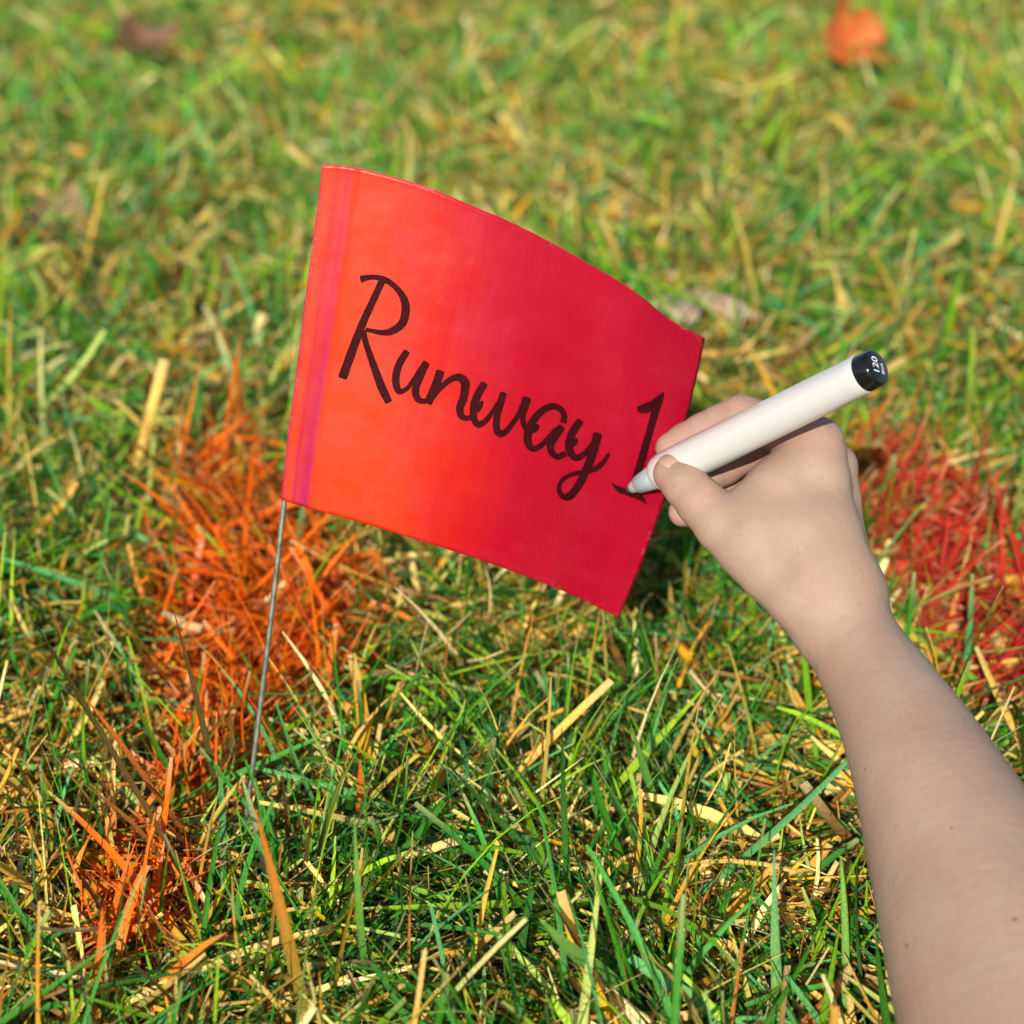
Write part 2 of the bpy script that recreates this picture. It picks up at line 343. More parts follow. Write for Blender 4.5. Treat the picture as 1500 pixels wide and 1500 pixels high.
edge = math_(n, 'MINIMUM', math_(n, 'MINIMUM', sep.outputs[0], math_(n, 'SUBTRACT', 1., sep.outputs[0])), math_(n, 'MINIMUM', sep.outputs[1], math_(n, 'SUBTRACT', 1., sep.outputs[1])))
wear = math_(n, 'MULTIPLY', n.ramp(edge, [(.004, 1.), (.016, 0.)]), math_(n, 'MULTIPLY', n.ramp(n.noise(70, 4, uvn.outputs[0]), [(.50, 0.), (.66, .8)]), n.ramp(n.noise(6, 3, uvn.outputs[0]), [(.50, 0.), (.62, .8)])))
glow_dye = n.mix(wear, glow_dye, (.62, .16, .17))
smear = n.noise(4.5, 5, uvn.outputs[0], .6); glow_dye = n.mix(n.ramp(smear, [(.52, 0.), (.60, .10)]), glow_dye, (.5, .03, .06))
n.l(glow_dye, n.b.inputs['Base Color']); n.l(n.ramp(n.noise(7, 5, uvn.outputs[0]), [(.35, .28), (.65, .5)]), n.b.inputs['Roughness']); n.b.inputs['Specular IOR Level'].default_value = .24
wr = n.n('ShaderNodeMapping'); wr.inputs['Scale'].default_value = (6, 1.1, 1); wr.inputs['Rotation'].default_value = (0, 0, .25); n.l(uvn.outputs[0], wr.inputs[0])
n.bump(math_(n, 'ADD', n.noise(3.5, 3, uvn.outputs[0]), math_(n, 'MULTIPLY', n.noise(2.2, 4, wr.outputs[0]), .5)), .45, .002)
tr = n.n('ShaderNodeBsdfTranslucent'); n.l(glow_dye, tr.inputs[0]); mx = n.n('ShaderNodeMixShader'); mx.inputs[0].default_value = .25
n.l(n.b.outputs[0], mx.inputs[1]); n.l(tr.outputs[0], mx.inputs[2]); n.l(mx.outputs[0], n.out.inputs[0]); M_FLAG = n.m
M_RIM = simple('cut film edge', (.80, .14, .13), .5)
n = NT('marker ink'); tc = n.n('ShaderNodeTexCoord'); n.l(n.ramp(n.noise(400, 3, tc.outputs['Object']), [(.35, (.020, .0014, .0022)), (.7, (.034, .0020, .003))]), n.b.inputs['Base Color']); n.set(Roughness=.7); n.b.inputs['Specular IOR Level'].default_value = .06; M_INK = n.m
n = NT('galvanised wire'); tc = n.n('ShaderNodeTexCoord'); n.l(n.ramp(n.noise(220, 4, tc.outputs['Object']), [(.3, (.07, .08, .06)), (.62, (.20, .21, .17)), (.75, (.26, .20, .13))]), n.b.inputs['Base Color']); n.set(Roughness=.5, Metallic=.55); M_WIRE = n.m

flag = empty('marker_flag', base_seen)
tag(flag, 'small red plastic flag on a thin wire, lettered Runway 1, stuck in the grass', 'flag')
wp = [BASE+(TOP-BASE)*t+np.array([.0012*math.sin(5*t), 0, 0]) for t in np.linspace(0, .995, 30)]
v_, f_ = tube(wp, .00095, 12); link('wire_stake', mesh('wire_stake', v_, f_), M_WIRE, flag)
NU, NV = 150, 90
uu = np.concatenate([np.linspace(0, .11, 50), np.linspace(.11, 1, NU-49)[1:]]); vv = np.linspace(0, 1, NV)
U, Vv = np.meshgrid(uu, vv); Pf = flag_pt(U, Vv); Nf = flag_n(np.clip(U, .003, .997), np.clip(Vv, .003, .997))
front = Pf.reshape(-1, 3); back = (Pf-Nf*.00022).reshape(-1, 3); nu = len(uu)
I = (np.arange(NV-1)[:, None]*nu+np.arange(nu-1)[None]).ravel(); K = len(front)
qf = np.stack([I, I+nu, I+nu+1, I+1], 1); qb = np.stack([I, I+1, I+nu+1, I+nu], 1)+K
ring = list(range(nu))+[nu*(j+1)-1 for j in range(1, NV)]+[nu*(NV-1)+i for i in range(nu-2, -1, -1)]+[nu*j for j in range(NV-2, 0, -1)]
qr = np.array([(a, b, b+K, a+K) for a, b in zip(ring, ring[1:]+ring[:1])])
Q = np.concatenate([qf, qb, qr]); me = quads_mesh('flag_sheet', np.concatenate([front, back]), Q)
uvl = me.uv_layers.new(name='UVMap'); UV = np.stack([U.ravel(), Vv.ravel()], 1); UV = np.concatenate([UV, UV])
uvl.data.foreach_set('uv', UV[Q.ravel()].astype(np.float32).ravel())
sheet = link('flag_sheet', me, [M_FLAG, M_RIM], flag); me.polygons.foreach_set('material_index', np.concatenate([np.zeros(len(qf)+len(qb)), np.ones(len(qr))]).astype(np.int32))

Z1, Z2, Z3, Z5 = (480, 390, .146667), (640, 520, .106667), (740, 560, .146667), (890, 560, .146667)
def zz(z, pts): return [(z[0]+x*z[2], z[1]+y*z[2], w_*z[2]) for x, y, w_ in pts]
LETTERS = [
 [zz(Z1, [(542, 150, 70), (450, 350, 72), (345, 580, 78), (250, 830, 88), (150, 1110, 92)]),
  zz(Z1, [(335, 128, 72), (420, 110, 52), (500, 112, 52), (580, 137, 60), (660, 192, 56), (730, 270, 65), (772, 360, 80), (778, 450, 85), (755, 550, 85), (700, 612, 80), (620, 655, 70), (540, 662, 55), (460, 648, 45), (385, 632, 42)]),
  zz(Z1, [(355, 650, 62), (380, 760, 60), (420, 880, 66), (480, 1050, 76), (540, 1210, 86), (608, 1352, 76)])],
 [zz(Z1, [(790, 850, 68), (722, 960, 75), (686, 1070, 75), (682, 1170, 75), (715, 1250, 62), (790, 1220, 45), (850, 1150, 50), (920, 1050, 60), (985, 962, 70)]),
  zz(Z1, [(985, 965, 70), (930, 1080, 80), (890, 1180, 75), (877, 1260, 75), (905, 1330, 65), (960, 1346, 55), (1010, 1335, 50)])],
 [zz(Z1, [(1124, 1048, 85), (1100, 1130, 85), (1060, 1230, 85), (1003, 1362, 85)]),
  zz(Z1, [(1012, 1370, 50), (1070, 1280, 46), (1150, 1190, 55), (1240, 1122, 62), (1320, 1110, 82), (1370, 1160, 90), (1375, 1240, 86)])[:-1]
  + zz(Z2, [(385, 470, 115), (360, 600, 112), (315, 720, 108), (330, 830, 88), (400, 866, 75), (470, 850, 70)])],
 [zz(Z2, [(650, 390, 100), (570, 520, 110), (515, 660, 110), (500, 790, 105), (512, 890, 92), (570, 950, 95), (660, 905, 75), (760, 780, 65), (835, 660, 70)]),
  zz(Z2, [(910, 520, 95), (870, 650, 100), (835, 780, 95), (815, 900, 95), (815, 1000, 95), (860, 1080, 98), (950, 1040, 82), (1060, 900, 70), (1150, 760, 80), (1225, 600, 110)]),
  zz(Z2, [(1228, 590, 125), (1200, 700, 110), (1172, 830, 80), (1190, 960, 75), (1240, 1050, 70)]),
  zz(Z2, [(540, 760, 90), (590, 680, 85), (625, 630, 28)])],
 [zz(Z3, [(574, 395, 68), (585, 330, 58), (550, 268, 60), (480, 237, 65), (390, 265, 70), (310, 335, 75), (250, 430, 80), (220, 530, 80), (227, 610, 75), (275, 663, 60), (350, 630, 52), (430, 550, 50), (510, 470, 65)]),
  zz(Z3, [(558, 440, 78), (490, 540, 86), (448, 620, 76), (462, 700, 65), (520, 740, 60), (595, 710, 60)]),
  zz(Z3, [(235, 480, 70), (290, 450, 85), (322, 425, 45)])],
 [zz(Z3, [(745, 382, 74), (670, 490, 80), (632, 600, 80), (642, 690, 75), (700, 752, 65), (770, 720, 60), (850, 640, 55), (900, 560, 60)]),
  zz(Z3, [(918, 512, 90), (890, 620, 90), (840, 780, 85), (780, 920, 82), (710, 1050, 80), (640, 1130, 80), (580, 1140, 62), (535, 1090, 46), (540, 1010, 42), (600, 945, 42), (700, 905, 45), (800, 888, 50), (900, 855, 55), (970, 800, 48), (1033, 705, 28)]),
  zz(Z3, [(650, 620, 70), (690, 590, 60), (712, 560, 22)])]]
ONE = [[(552, 85), (557, 125), (495, 330), (440, 520), (400, 660), (375, 760), (330, 905), (300, 1010), (285, 1100), (190, 1080), (240, 935), (300, 740), (370, 500), (430, 280), (385, 300), (320, 305), (292, 285), (286, 240), (340, 215), (440, 170)],
       [(30, 995), (90, 1028), (150, 1046), (240, 1075), (322, 1100), (365, 1150), (386, 1218), (310, 1172), (200, 1130), (110, 1100), (60, 1055)]]
lift = .00016
def on_flag(P, h):
    u, v = px_to_uv(P[:, 0], P[:, 1]); return flag_pt(u, v)+flag_n(u, v)*h
for letter in LETTERS:
    vs_, fs = [], []
    for st in letter:
        lift += .000018; S = crom(st, 6); d = np.gradient(S[:, :2], axis=0); d /= np.linalg.norm(d, axis=1, keepdims=True); nn_ = np.stack([-d[:, 1], d[:, 0]], 1)
        hw = S[:, 2:3]*.5; hw = hw*(1+.03*np.sin(np.arange(len(S))*1.7)[:, None])
        # rounded-square stroke ends
        capA = S[:1, :2]-d[:1]*hw[:1]*.28; capB = S[-1:, :2]+d[-1:]*hw[-1:]*.28
        ctr = np.vstack([capA, S[:, :2], capB]); n3 = np.vstack([nn_[:1], nn_, nn_[-1:]]); h3 = np.vstack([hw[:1]*.62, hw, hw[-1:]*.62])
        b0 = len(vs_); A = on_flag(ctr-n3*h3, lift); M_ = on_flag(ctr, lift); B = on_flag(ctr+n3*h3, lift)
        for a, m, b in zip(A, M_, B): vs_ += [a, m, b]
        for i in range(len(ctr)-1): k = b0+3*i; fs += [(k, k+1, k+4, k+3), (k+1, k+2, k+5, k+4)]
    link('handwritten_letter', mesh('handwritten_letter', vs_, fs), M_INK, sheet)
vs_, fs = [], []
for poly in ONE:
    lift += .000018; E = np.array(poly, float); E = np.stack([890+E[:, 0]*.146667, 560+E[:, 1]*.146667], 1)
    # densify the outline, then a triangulated fill that follows the sheet
    D = np.concatenate([np.linspace(E[i], E[(i+1) % len(E)], 6, endpoint=False) for i in range(len(E))])
    tri = geometry.tessellate_polygon([[Vector((p[0], p[1], 0)) for p in D]]); b0 = len(vs_)
    vs_ += list(on_flag(D, lift+.00008)); fs += [tuple(b0+i for i in t) for t in tri]
link('handwritten_numeral', mesh('handwritten_numeral', vs_, fs, False), M_INK, sheet)

# ------------------------------------------------------------------ the pen
un, vn = px_to_uv([916], [718]); NIB = flag_pt(un, vn)[0]+flag_n(un, vn)[0]*.0006; z0 = float((NIB-ORG)@FWD)
PEN_DZ = .074
ax0, ax1 = np.array([916., 718.5]), np.array([1290., 535.])
def pen_at(s):                 # s in px along the drawn axis from the nib
    q = ax0+(ax1-ax0)*s/np.linalg.norm(ax1-ax0); return q, z0-PEN_DZ*s/398
q, dd = pen_at(390.); PEN_END = at_d(q[0], q[1], dd); PAX = (PEN_END-NIB)/np.linalg.norm(PEN_END-NIB); PLEN = np.linalg.norm(PEN_END-NIB)
def along(s): return NIB+PAX*(s/390.*PLEN)
def rr(s, rpx): return rpx*(z0-PEN_DZ*s/398)/F
M_PENW = None
n = NT('white barrel plastic'); tc = n.n('ShaderNodeTexCoord'); f = n.noise(330, 2, tc.outputs['Object']); f2 = n.noise(45, 3, tc.outputs['Object'])
sm = math_(n, 'MULTIPLY', n.ramp(f, [(.70, 0.), (.76, 1.)]), n.ramp(f2, [(.5, 0.), (.6, .6)]))
n.l(n.mix(sm, (.39, .385, .365), (.17, .255, .25)), n.b.inputs['Base Color']); n.set(Roughness=.3); n.b.inputs['Coat Weight'].default_value = .7; n.b.inputs['Coat Roughness'].default_value = .06; M_PENW = n.m
M_PENG = simple('grey grip plastic', (.20, .235, .23), .4)
M_CAP = simple('black cap plastic', (.006, .006, .006), .12, .35)
M_PRINT = simple('white print', (.75, .75, .75), .5)
M_NIB = simple('ink soaked felt', (.02, .018, .02), .8)
pen = empty('marker_pen', NIB); tag(pen, 'thick white marker with black end cap, its nib on the red flag', 'marker pen')
camup = -DWN
def pen_part(name, prof, m, squash=1.0, parent=pen):
    v_, f_ = lathe([along(s) for s, r in prof], [rr(s, r) for s, r in prof], 48, camup, squash); return link(name, mesh(name, v_, f_), m, parent)
pen_part('nib', [(0, 1.6), (1.5, 3.2), (4, 4.6), (12, 5.4), (16, 5.6)], M_NIB)
pen_part('nib_holder', [(9, 6.5), (10, 8.3), (18, 9.8), (19.5, 9.2), (20.5, 11.5), (22, 13.6), (50, 18.2), (51, 16.8), (52.5, 16.8), (53.5, 18.6), (58, 19.2)], M_PENG)
pen_part('barrel', [(55, 18), (56, 22.5), (59, 25.2), (66, 27.8), (80, 29.6), (110, 30.2), (374, 30.2), (387.5, 30.0), (389, 29.3), (389.5, 27.5)], M_PENW)
capo = pen_part('end_cap', [(388, 27), (388.7, 28.8), (390.5, 29.0), (402, 28.2), (406, 27.6), (408.2, 26.8), (409, 25.6), (409.2, 24.4)], M_CAP)
# printing on the end face
ex = np.array(camup, float); fx = -PAX
def cap_text(txt, size, off_r, off_u, name):
    cu = bpy.data.curves.new(name, 'FONT'); cu.body = txt; cu.size = size; cu.align_x = 'CENTER'; cu.align_y = 'CENTER'; cu.offset = 0
    tmp = bpy.data.objects.new('tmp', cu); C.objects.link(tmp); dg = bpy.context.evaluated_depsgraph_get(); dg.update()
    me = bpy.data.meshes.new_from_object(tmp.evaluated_get(dg)); bpy.data.objects.remove(tmp); bpy.data.curves.remove(cu)
    ra = np.array(RGT-PAX*(RGT@PAX)); ra /= np.linalg.norm(ra); up = np.cross(PAX, ra)
    if up@DWN > 0: up = -up
    a = math.radians(100); tx = ra*math.cos(a)+up*math.sin(a); ty = np.cross(PAX, tx)
    o_ = along(409.2)+PAX*.0002+ra*off_r+up*off_u
    for v in me.vertices: p = o_+tx*v.co.x+ty*v.co.y; v.co = Vector(p)
    me.name = name; return link(name, me, M_PRINT, capo)
cap_text('120', .0042, -.0010, .0002, 'number_print'); cap_text('Black', .0019, .0024, .0002, 'colour_print')

# ------------------------------------------------------------------ the forearm and hand: one continuous skin
def mm(px, py, dz, rpx):       # -> metric point in the view-aligned frame, millimetres
    d = (z0*1000+dz); return np.array([(px-750)*d/F, (py-750)*d/F, d]), rpx*d/F
def rcone(P, a, ra, b, rb):    # distance to a round cone, vectorised (approximate capsule with varying radius)
    ab = b-a; h = np.clip(((P-a)@ab)/(ab@ab), 0, 1).astype(np.float32)
    return np.sqrt(((P-a-h[..., None]*ab)**2).sum(-1))-(ra+(rb-ra)*h)
def smin(a, b, k):
    h = np.clip(.5+.5*(b-a)/k, 0, 1); return b+(a-b)*h-k*h*(1-h)
ARM = [(1238, 878, -30, 60), (1233, 905, -30, 68), (1262, 962, -43, 71), (1296, 1018, -55, 81), (1345, 1110, -74, 101), (1405, 1250, -101, 134), (1463, 1415, -130, 162), (1530, 1620, -161, 190), (1600, 1830, -191, 212)]
ARMF = [tuple(r) for r in crom(ARM, 10)]
PALM = [  # chains of (px, py, dz mm, radius px)
 [(1194, 651, -24, 37), (1196, 700, -27, 44), (1205, 780, -32, 56), (1222, 870, -34, 62)],
 [(1221, 684, -12, 33), (1223, 730, -15, 37), (1226, 800, -20, 44), (1238, 872, -22, 52)],
 [(1222, 715, 2, 32), (1225, 800, -6, 42), (1238, 872, -12, 50)],
 [(1212, 745, 14, 30), (1222, 820, 6, 38), (1236, 880, -6, 46)],
 [(1091, 797, -36, 46), (1130, 835, -40, 47), (1172, 878, -38, 46), (1205, 905, -36, 52)],
 [(1092, 765, -30, 52), (1150, 727, -27, 54), (1190, 700, -26, 46)],
 [(1120, 790, -34, 62), (1170, 790, -33, 74), (1205, 840, -33, 68)],
 [(1194, 655, -24, 37), (1152, 718, -26, 54)]]
THUMB = [(1096, 797, -36, 46), (1060, 770, -33, 41), (1028, 737, -29, 36), (1005, 712, -25, 32.5), (985, 694, -21, 28.5)]
INDEX = [(1196, 652, -24, 37), (1140, 627, -16, 35), (1086, 612, -9, 33), (1056, 621, -6, 28.5), (1030, 633, -4, 27.5), (1004, 646, -2, 26), (983, 656, -2, 23)]
MIDDLE = [(1221, 684, -10, 33), (1170, 668, -4, 32), (1118, 652, 2, 31), (1092, 664, 3, 27), (1060, 684, 2, 27), (1035, 700, -1, 25), (1012, 710, -4, 22)]
RING = [(1222, 715, 2, 32), (1170, 705, 10, 31), (1128, 694, 17, 30), (1100, 708, 17, 26), (1068, 726, 13, 25), (1028, 742, 7, 24), (1001, 750, 2, 22)]
PINKY = [(1212, 745, 14, 29), (1165, 745, 22, 27), (1130, 742, 27, 26), (1100, 755, 26, 23), (1075, 768, 22, 21), (1052, 772, 18, 19)]
def chain_sdf(P, ch, k, D=None):
    pr = [mm(*c) for c in ch]
    for (a, ra), (b, rb) in zip(pr[:-1], pr[1:]):
        d = rcone(P, a, ra, b, rb); D = d if D is None else smin(D, d, k)
    return D
def hand_sdf(P):
    palm = None
    for ch in PALM:
        d = chain_sdf(P, ch, 2.); palm = d if palm is None else smin(palm, d, 6.)
    palm = smin(palm, chain_sdf(P, ARMF, .02), 8.)
    fing = None
    for ch in (INDEX, MIDDLE, RING, PINKY):
        d = chain_sdf(P, ch, 1.4); fing = d if fing is None else smin(fing, d, .9)
    D = smin(palm, fing, 3.2)
    D = smin(D, chain_sdf(P, THUMB, 2.), 1.6)
    def groove(D, pts, r, k=1.0):
        g_ = chain_sdf(P, pts, .3); return -smin(-D, g_, k)
    # flexion creases on the middle finger seen under the pen, wrist folds at the thumb's root
    for cr in ([(1077, 650, -5, 1.8), (1083, 678, -6, 2.4), (1094, 700, -4, 2.)], [(1083, 680, -6, 2.), (1074, 702, -4, 2.)],
               [(1100, 868, -47, 1.5), (1120, 882, -50.5, 2.), (1136, 880, -52.5, 1.2)], [(1120, 893, -45, 1.5), (1140, 901, -49, 2.), (1158, 903, -51.5, 1.2)]):
        D = groove(D, cr, 0)
    return D
def surface_nets(sdf, lo, hi, h):
    ns = [int(math.ceil((b-a)/h))+1 for a, b in zip(lo, hi)]
    ax = [lo[i]+h*np.arange(ns[i]) for i in range(3)]
    G = np.empty(ns, np.float32); step = 16
    for i in range(0, ns[0], step):
        for j in range(0, ns[1], step):
            for k in range(0, ns[2], step):
                bx = ax[0][i:i+step], ax[1][j:j+step], ax[2][k:k+step]; mid = np.array([[.5*(q_[0]+q_[-1]) for q_ in bx]])
                dm = float(sdf(mid)[0])                      # blocks far from the skin keep one value
                if abs(dm) > .87*step*h+5: G[i:i+step, j:j+step, k:k+step] = dm; continue
                G[i:i+step, j:j+step, k:k+step] = sdf(np.stack(np.meshgrid(*bx, indexing='ij'), -1).astype(np.float32))
    s = G < 0; acc = np.zeros([k-1 for k in ns]+[3], np.float32); cnt = np.zeros([k-1 for k in ns], np.int16)
    ii = [slice(0, -1), slice(1, None)]; offs = [(a, b, c) for a in (0, 1) for b in (0, 1) for c in (0, 1)]
    for o in offs:
        for dim in range(3):
            if o[dim]: continue
            o2 = list(o); o2[dim] = 1
            g0 = G[ii[o[0]], ii[o[1]], ii[o[2]]]; g1 = G[ii[o2[0]], ii[o2[1]], ii[o2[2]]]; cross = (g0 < 0) != (g1 < 0)
            idx = np.nonzero(cross); t = g0[idx]/(g0[idx]-g1[idx]); p = np.tile(np.array(o, np.float32), (len(t), 1)); p[:, dim] = t
            acc[idx] += p; cnt[idx] += 1
    cells = np.argwhere(cnt > 0); vid = -np.ones(cnt.shape, np.int64); vid[tuple(cells.T)] = np.arange(len(cells))
    V = (cells+acc[tuple(cells.T)]/cnt[tuple(cells.T)][:, None])*h+np.array(lo); quads = []
    for dim in range(3):
        a, b = (dim+1) % 3, (dim+2) % 3
        sl0 = [slice(None)]*3; sl1 = [slice(None)]*3; sl0[dim] = slice(0, -1); sl1[dim] = slice(1, None)
        x0, x1 = s[tuple(sl0)], s[tuple(sl1)]; e = np.argwhere(x0 != x1); e = e[(e[:, a] > 0) & (e[:, b] > 0) & (e[:, a] < ns[a]-1) & (e[:, b] < ns[b]-1)]
        def cid(da, db): c = e.copy(); c[:, a] += da; c[:, b] += db; return vid[c[:, 0], c[:, 1], c[:, 2]]
        q = np.stack([cid(-1, -1), cid(0, -1), cid(0, 0), cid(-1, 0)], 1); flip = ~x0[tuple(e.T)]; q[flip] = q[flip][:, ::-1]; quads.append(q)
    return V, np.concatenate(quads)
allp = [mm(*c) for ch in PALM+[ARM, THUMB, INDEX, MIDDLE, RING, PINKY] for c in ch]
lo = np.min([p-r-4 for p, r in allp], 0); hi = np.max([p+r+4 for p, r in allp], 0)
Vh, Qh = surface_nets(hand_sdf, lo, hi, 1.05)
# a few relaxations towards the exact surface keep it free of voxel steps
def grad(P, e=.4): return np.stack([hand_sdf(P+np.eye(3)[i]*e)-hand_sdf(P-np.eye(3)[i]*e) for i in range(3)], -1)/(2*e)
for _ in range(3):
    P32 = Vh[None].astype(np.float64); gd = grad(P32)[0]; d = hand_sdf(P32)[0]; Vh = Vh-gd*(d/np.maximum((gd**2).sum(-1), .2))[:, None]
    acc = np.zeros_like(Vh); c_ = np.zeros(len(Vh))
    for i in range(4): np.add.at(acc, Qh[:, i], Vh[Qh[:, (i+1) % 4]]+Vh[Qh[:, (i+3) % 4]]); np.add.at(c_, Qh[:, i], 2)
    Vh = .5*Vh+.5*acc/np.maximum(c_, 1)[:, None]
Wh = ORG+(Vh[:, 0:1]*RGT+Vh[:, 1:2]*DWN+Vh[:, 2:3]*FWD)/1000
n = NT('skin'); tc = n.n('ShaderNodeTexCoord'); ob = tc.outputs['Object']
f = n.noise(28, 4, ob); base = n.ramp(f, [(.35, (.240, .160, .115)), (.65, (.286, .199, .148))])
base = n.mix(n.ramp(n.noise(70, 3, ob), [(.45, 0.), (.72, .35)]), base, (.30, .155, .112))
hx_, hy_, hd_ = project(Wh)
for mx_, my_, mr_ in ((1326, 1385, .00065), (1487, 1343, .0006), (1392, 1211, .0004), (1414, 1053, .0004), (1265, 1125, .0005), (985, 668, .0003)):
    near = np.argsort((hx_-mx_)**2+(hy_-my_)**2)[:12]; p_ = Wh[near[np.argmin(hd_[near])]]
    ds = n.n('ShaderNodeVectorMath', operation='DISTANCE'); n.l(ob, ds.inputs[0]); ds.inputs[1].default_value = tuple(p_)
    mr = n.n('ShaderNodeMapRange'); mr.inputs[1].default_value = mr_*.5; mr.inputs[2].default_value = mr_*1.4; mr.inputs[3].default_value = .8; mr.inputs[4].default_value = 0.; n.l(ds.outputs['Value'], mr.inputs[0])
    base = n.mix(mr.outputs[0], base, (.07, .025, .018))
for c_, rad_, amt_ in ((INDEX[2], .012, .40), (INDEX[-1], .010, .45), (INDEX[4], .010, .35), (PALM[0][0], .012, .30), (THUMB[-1], .009, .22), (THUMB[2], .010, .18), (RING[-1], .012, .5), (MIDDLE[3], .016, .5), (RING[3], .016, .5)):
    p_, _ = mm(*c_); ds = n.n('ShaderNodeVectorMath', operation='DISTANCE'); n.l(ob, ds.inputs[0]); ds.inputs[1].default_value = tuple(ORG+(p_[0]*RGT+p_[1]*DWN+p_[2]*FWD)/1000)
    mr = n.n('ShaderNodeMapRange', interpolation_type='SMOOTHSTEP'); mr.inputs[1].default_value = rad_*.35; mr.inputs[2].default_value = rad_*1.3; mr.inputs[3].default_value = amt_; mr.inputs[4].default_value = 0.; n.l(ds.outputs['Value'], mr.inputs[0])
    base = n.mix(mr.outputs[0], base, (.33, .155, .125))
vein = n.n('ShaderNodeTexNoise'); vein.inputs['Scale'].default_value = 17; vein.inputs['Detail'].default_value = 1.5; vein.inputs['Distortion'].default_value = .8; n.l(ob, vein.inputs['Vector'])
base = n.mix(n.ramp(vein.outputs[0], [(.47, 0.), (.50, .16), (.53, 0.)]), base, (.19, .155, .125))
base = n.mix(n.ramp(n.noise(420, 3, ob), [(.60, 0.), (.72, .35)]), base, (.20, .105, .075))
n.l(base, n.b.inputs['Base Color']); n.set(Roughness=.62); n.b.inputs['Specular IOR Level'].default_value = .22
n.b.inputs['Subsurface Weight'].default_value = .35; n.b.inputs['Subsurface Radius'].default_value = (1, .35, .2); n.b.inputs['Subsurface Scale'].default_value = .004
fine = n.n('ShaderNodeTexVoronoi', feature='DISTANCE_TO_EDGE'); fine.inputs['Scale'].default_value = 900; n.l(ob, fine.inputs['Vector'])
h = math_(n, 'ADD', math_(n, 'MULTIPLY', fine.outputs['Distance'], .4), n.noise(260, 3, ob)); n.bump(h, .40, .0006); M_SKIN = n.m
me = quads_mesh('person', Wh, Qh); me.validate()
bm = bmesh.new(); bm.from_mesh(me); bmesh.ops.recalc_face_normals(bm, faces=bm.faces); bm.to_mesh(me); bm.free()
person = link('person', me, M_SKIN); tag(person, 'bare forearm and right hand gripping a white marker against the red flag', 'person')

# the thumbnail: a thin curved plate on the thumb's far upper side, seen almost edge-on
tc_, tr_ = mm(*THUMB[-1]); tb_, _ = mm(*THUMB[-2]); tax = (tc_-tb_)/np.linalg.norm(tc_-tb_)
nn_ = np.array([-.38, -.80, -.44]); nn_ -= tax*(nn_@tax)*.45; nn_ /= np.linalg.norm(nn_); tv = np.cross(nn_, tax); tv /= np.linalg.norm(tv); tu = np.cross(tv, nn_)
vs_, fs = [], []; NA, NB = 13, 13
for lay in (.42, .10):
    for i in range(NA):
        for j in range(NB):
            a, b = -1+2*i/(NA-1), -1+2*j/(NB-1); a2, b2 = a*math.sqrt(1-.42*b*b), b*math.sqrt(1-.30*a*a)
            dr = nn_+tu*a2*.62+tv*b2*.50; dr /= np.linalg.norm(dr); p = tc_+dr*(tr_+lay-.12+.25*max(a2-.55, 0))
            vs_.append(ORG+(p[0]*RGT+p[1]*DWN+p[2]*FWD)/1000)
K = NA*NB
for i in range(NA-1):
    for j in range(NB-1): k = i*NB+j; fs += [(k, k+1, k+NB+1, k+NB), (K+k, K+k+NB, K+k+NB+1, K+k+1)]
rim = [j for j in range(NB)]+[NB*(i+1)-1 for i in range(1, NA)]+[NB*(NA-1)+j for j in range(NB-2, -1, -1)]+[NB*i for i in range(NA-2, 0, -1)]
fs += [(a, a+K, b+K, b) for a, b in zip(rim, rim[1:]+rim[:1])]
link('thumbnail', mesh('thumbnail', vs_, fs), simple('nail', (.31, .20, .15), .35, .35), person)

# ------------------------------------------------------------------ single blades that stand out of the turf
def hero(label, pts, width_px, col0, col1, lean=-.038, h_tip=None, group=None, sub=10):
    """pts: pixels from root to tip; the root stands on the ground, the rest in the upright plane through it (leaning by lean m)"""
    if pts[0][0] > 1000: lean = 0.
    r0 = at_z(*pts[0], .006); K = len(pts); P = crom(pts, sub); t = np.linspace(0, 1, len(P))
    W3 = at_y(P[:, 0], P[:, 1], r0[1]+lean*t); W3[:, 2] = np.maximum(W3[:, 2], .004)
    _, _, dep = project(W3); hw = .62*width_px*dep/F*np.minimum(1, .6+2*t)*np.clip(1-(np.clip((t-.45)/.55, 0, 1))**1.6*.9, .06, 1)
    tan = np.gradient(W3, axis=0); tan /= np.linalg.norm(tan, axis=1, keepdims=True); vdir = W3-ORG; vdir /= np.linalg.norm(vdir, axis=1, keepdims=True)
    ang = .5*np.sin(3*t+random.random()*6)
    s = np.cross(tan, vdir); s /= np.linalg.norm(s, axis=1, keepdims=True); nrm = np.cross(s, tan)
    s2 = s*np.cos(ang)[:, None]+nrm*np.sin(ang)[:, None]; n2 = np.cross(s2, tan)
    rows = np.stack([W3-s2*hw[:, None]-n2*(.3*hw)[:, None], W3, W3+s2*hw[:, None]-n2*(.3*hw)[:, None]], 1).reshape(-1, 3)
    b = np.arange(len(P)-1)[:, None]*3+np.arange(2)[None]; q = np.stack([b, b+1, b+4, b+3], -1).reshape(-1, 4)
    me = quads_mesh('grass_blade', rows-r0, q); c = np.array(col0)*(1-t[:, None])+np.array(col1)*t[:, None]; cc = np.repeat(c[:, None], 3, 1); cc[:, 1] *= 1.2
    set_cols(me, cc.reshape(-1, 3)); o = link('grass_blade', me, M_GREEN); o.location = tuple(r0); tag(o, label, 'grass blade', 'single blades standing out of the turf'); return o
G1, G2, G3, TEAL, OL = (.020, .060, .010), (.07, .23, .035), (.17, .34, .06), (.12, .30, .13), (.19, .21, .035)
BR, OR, RD, PALE = (.14, .055, .018), (.72, .17, .02), (.50, .03, .03), (.45, .52, .22)
hero('longest thin brown blade, leaning far to the left of the wire stake', [(312, 1362), (230, 1210), (140, 1060), (80, 960), (42, 897)], 7, BR, G1)
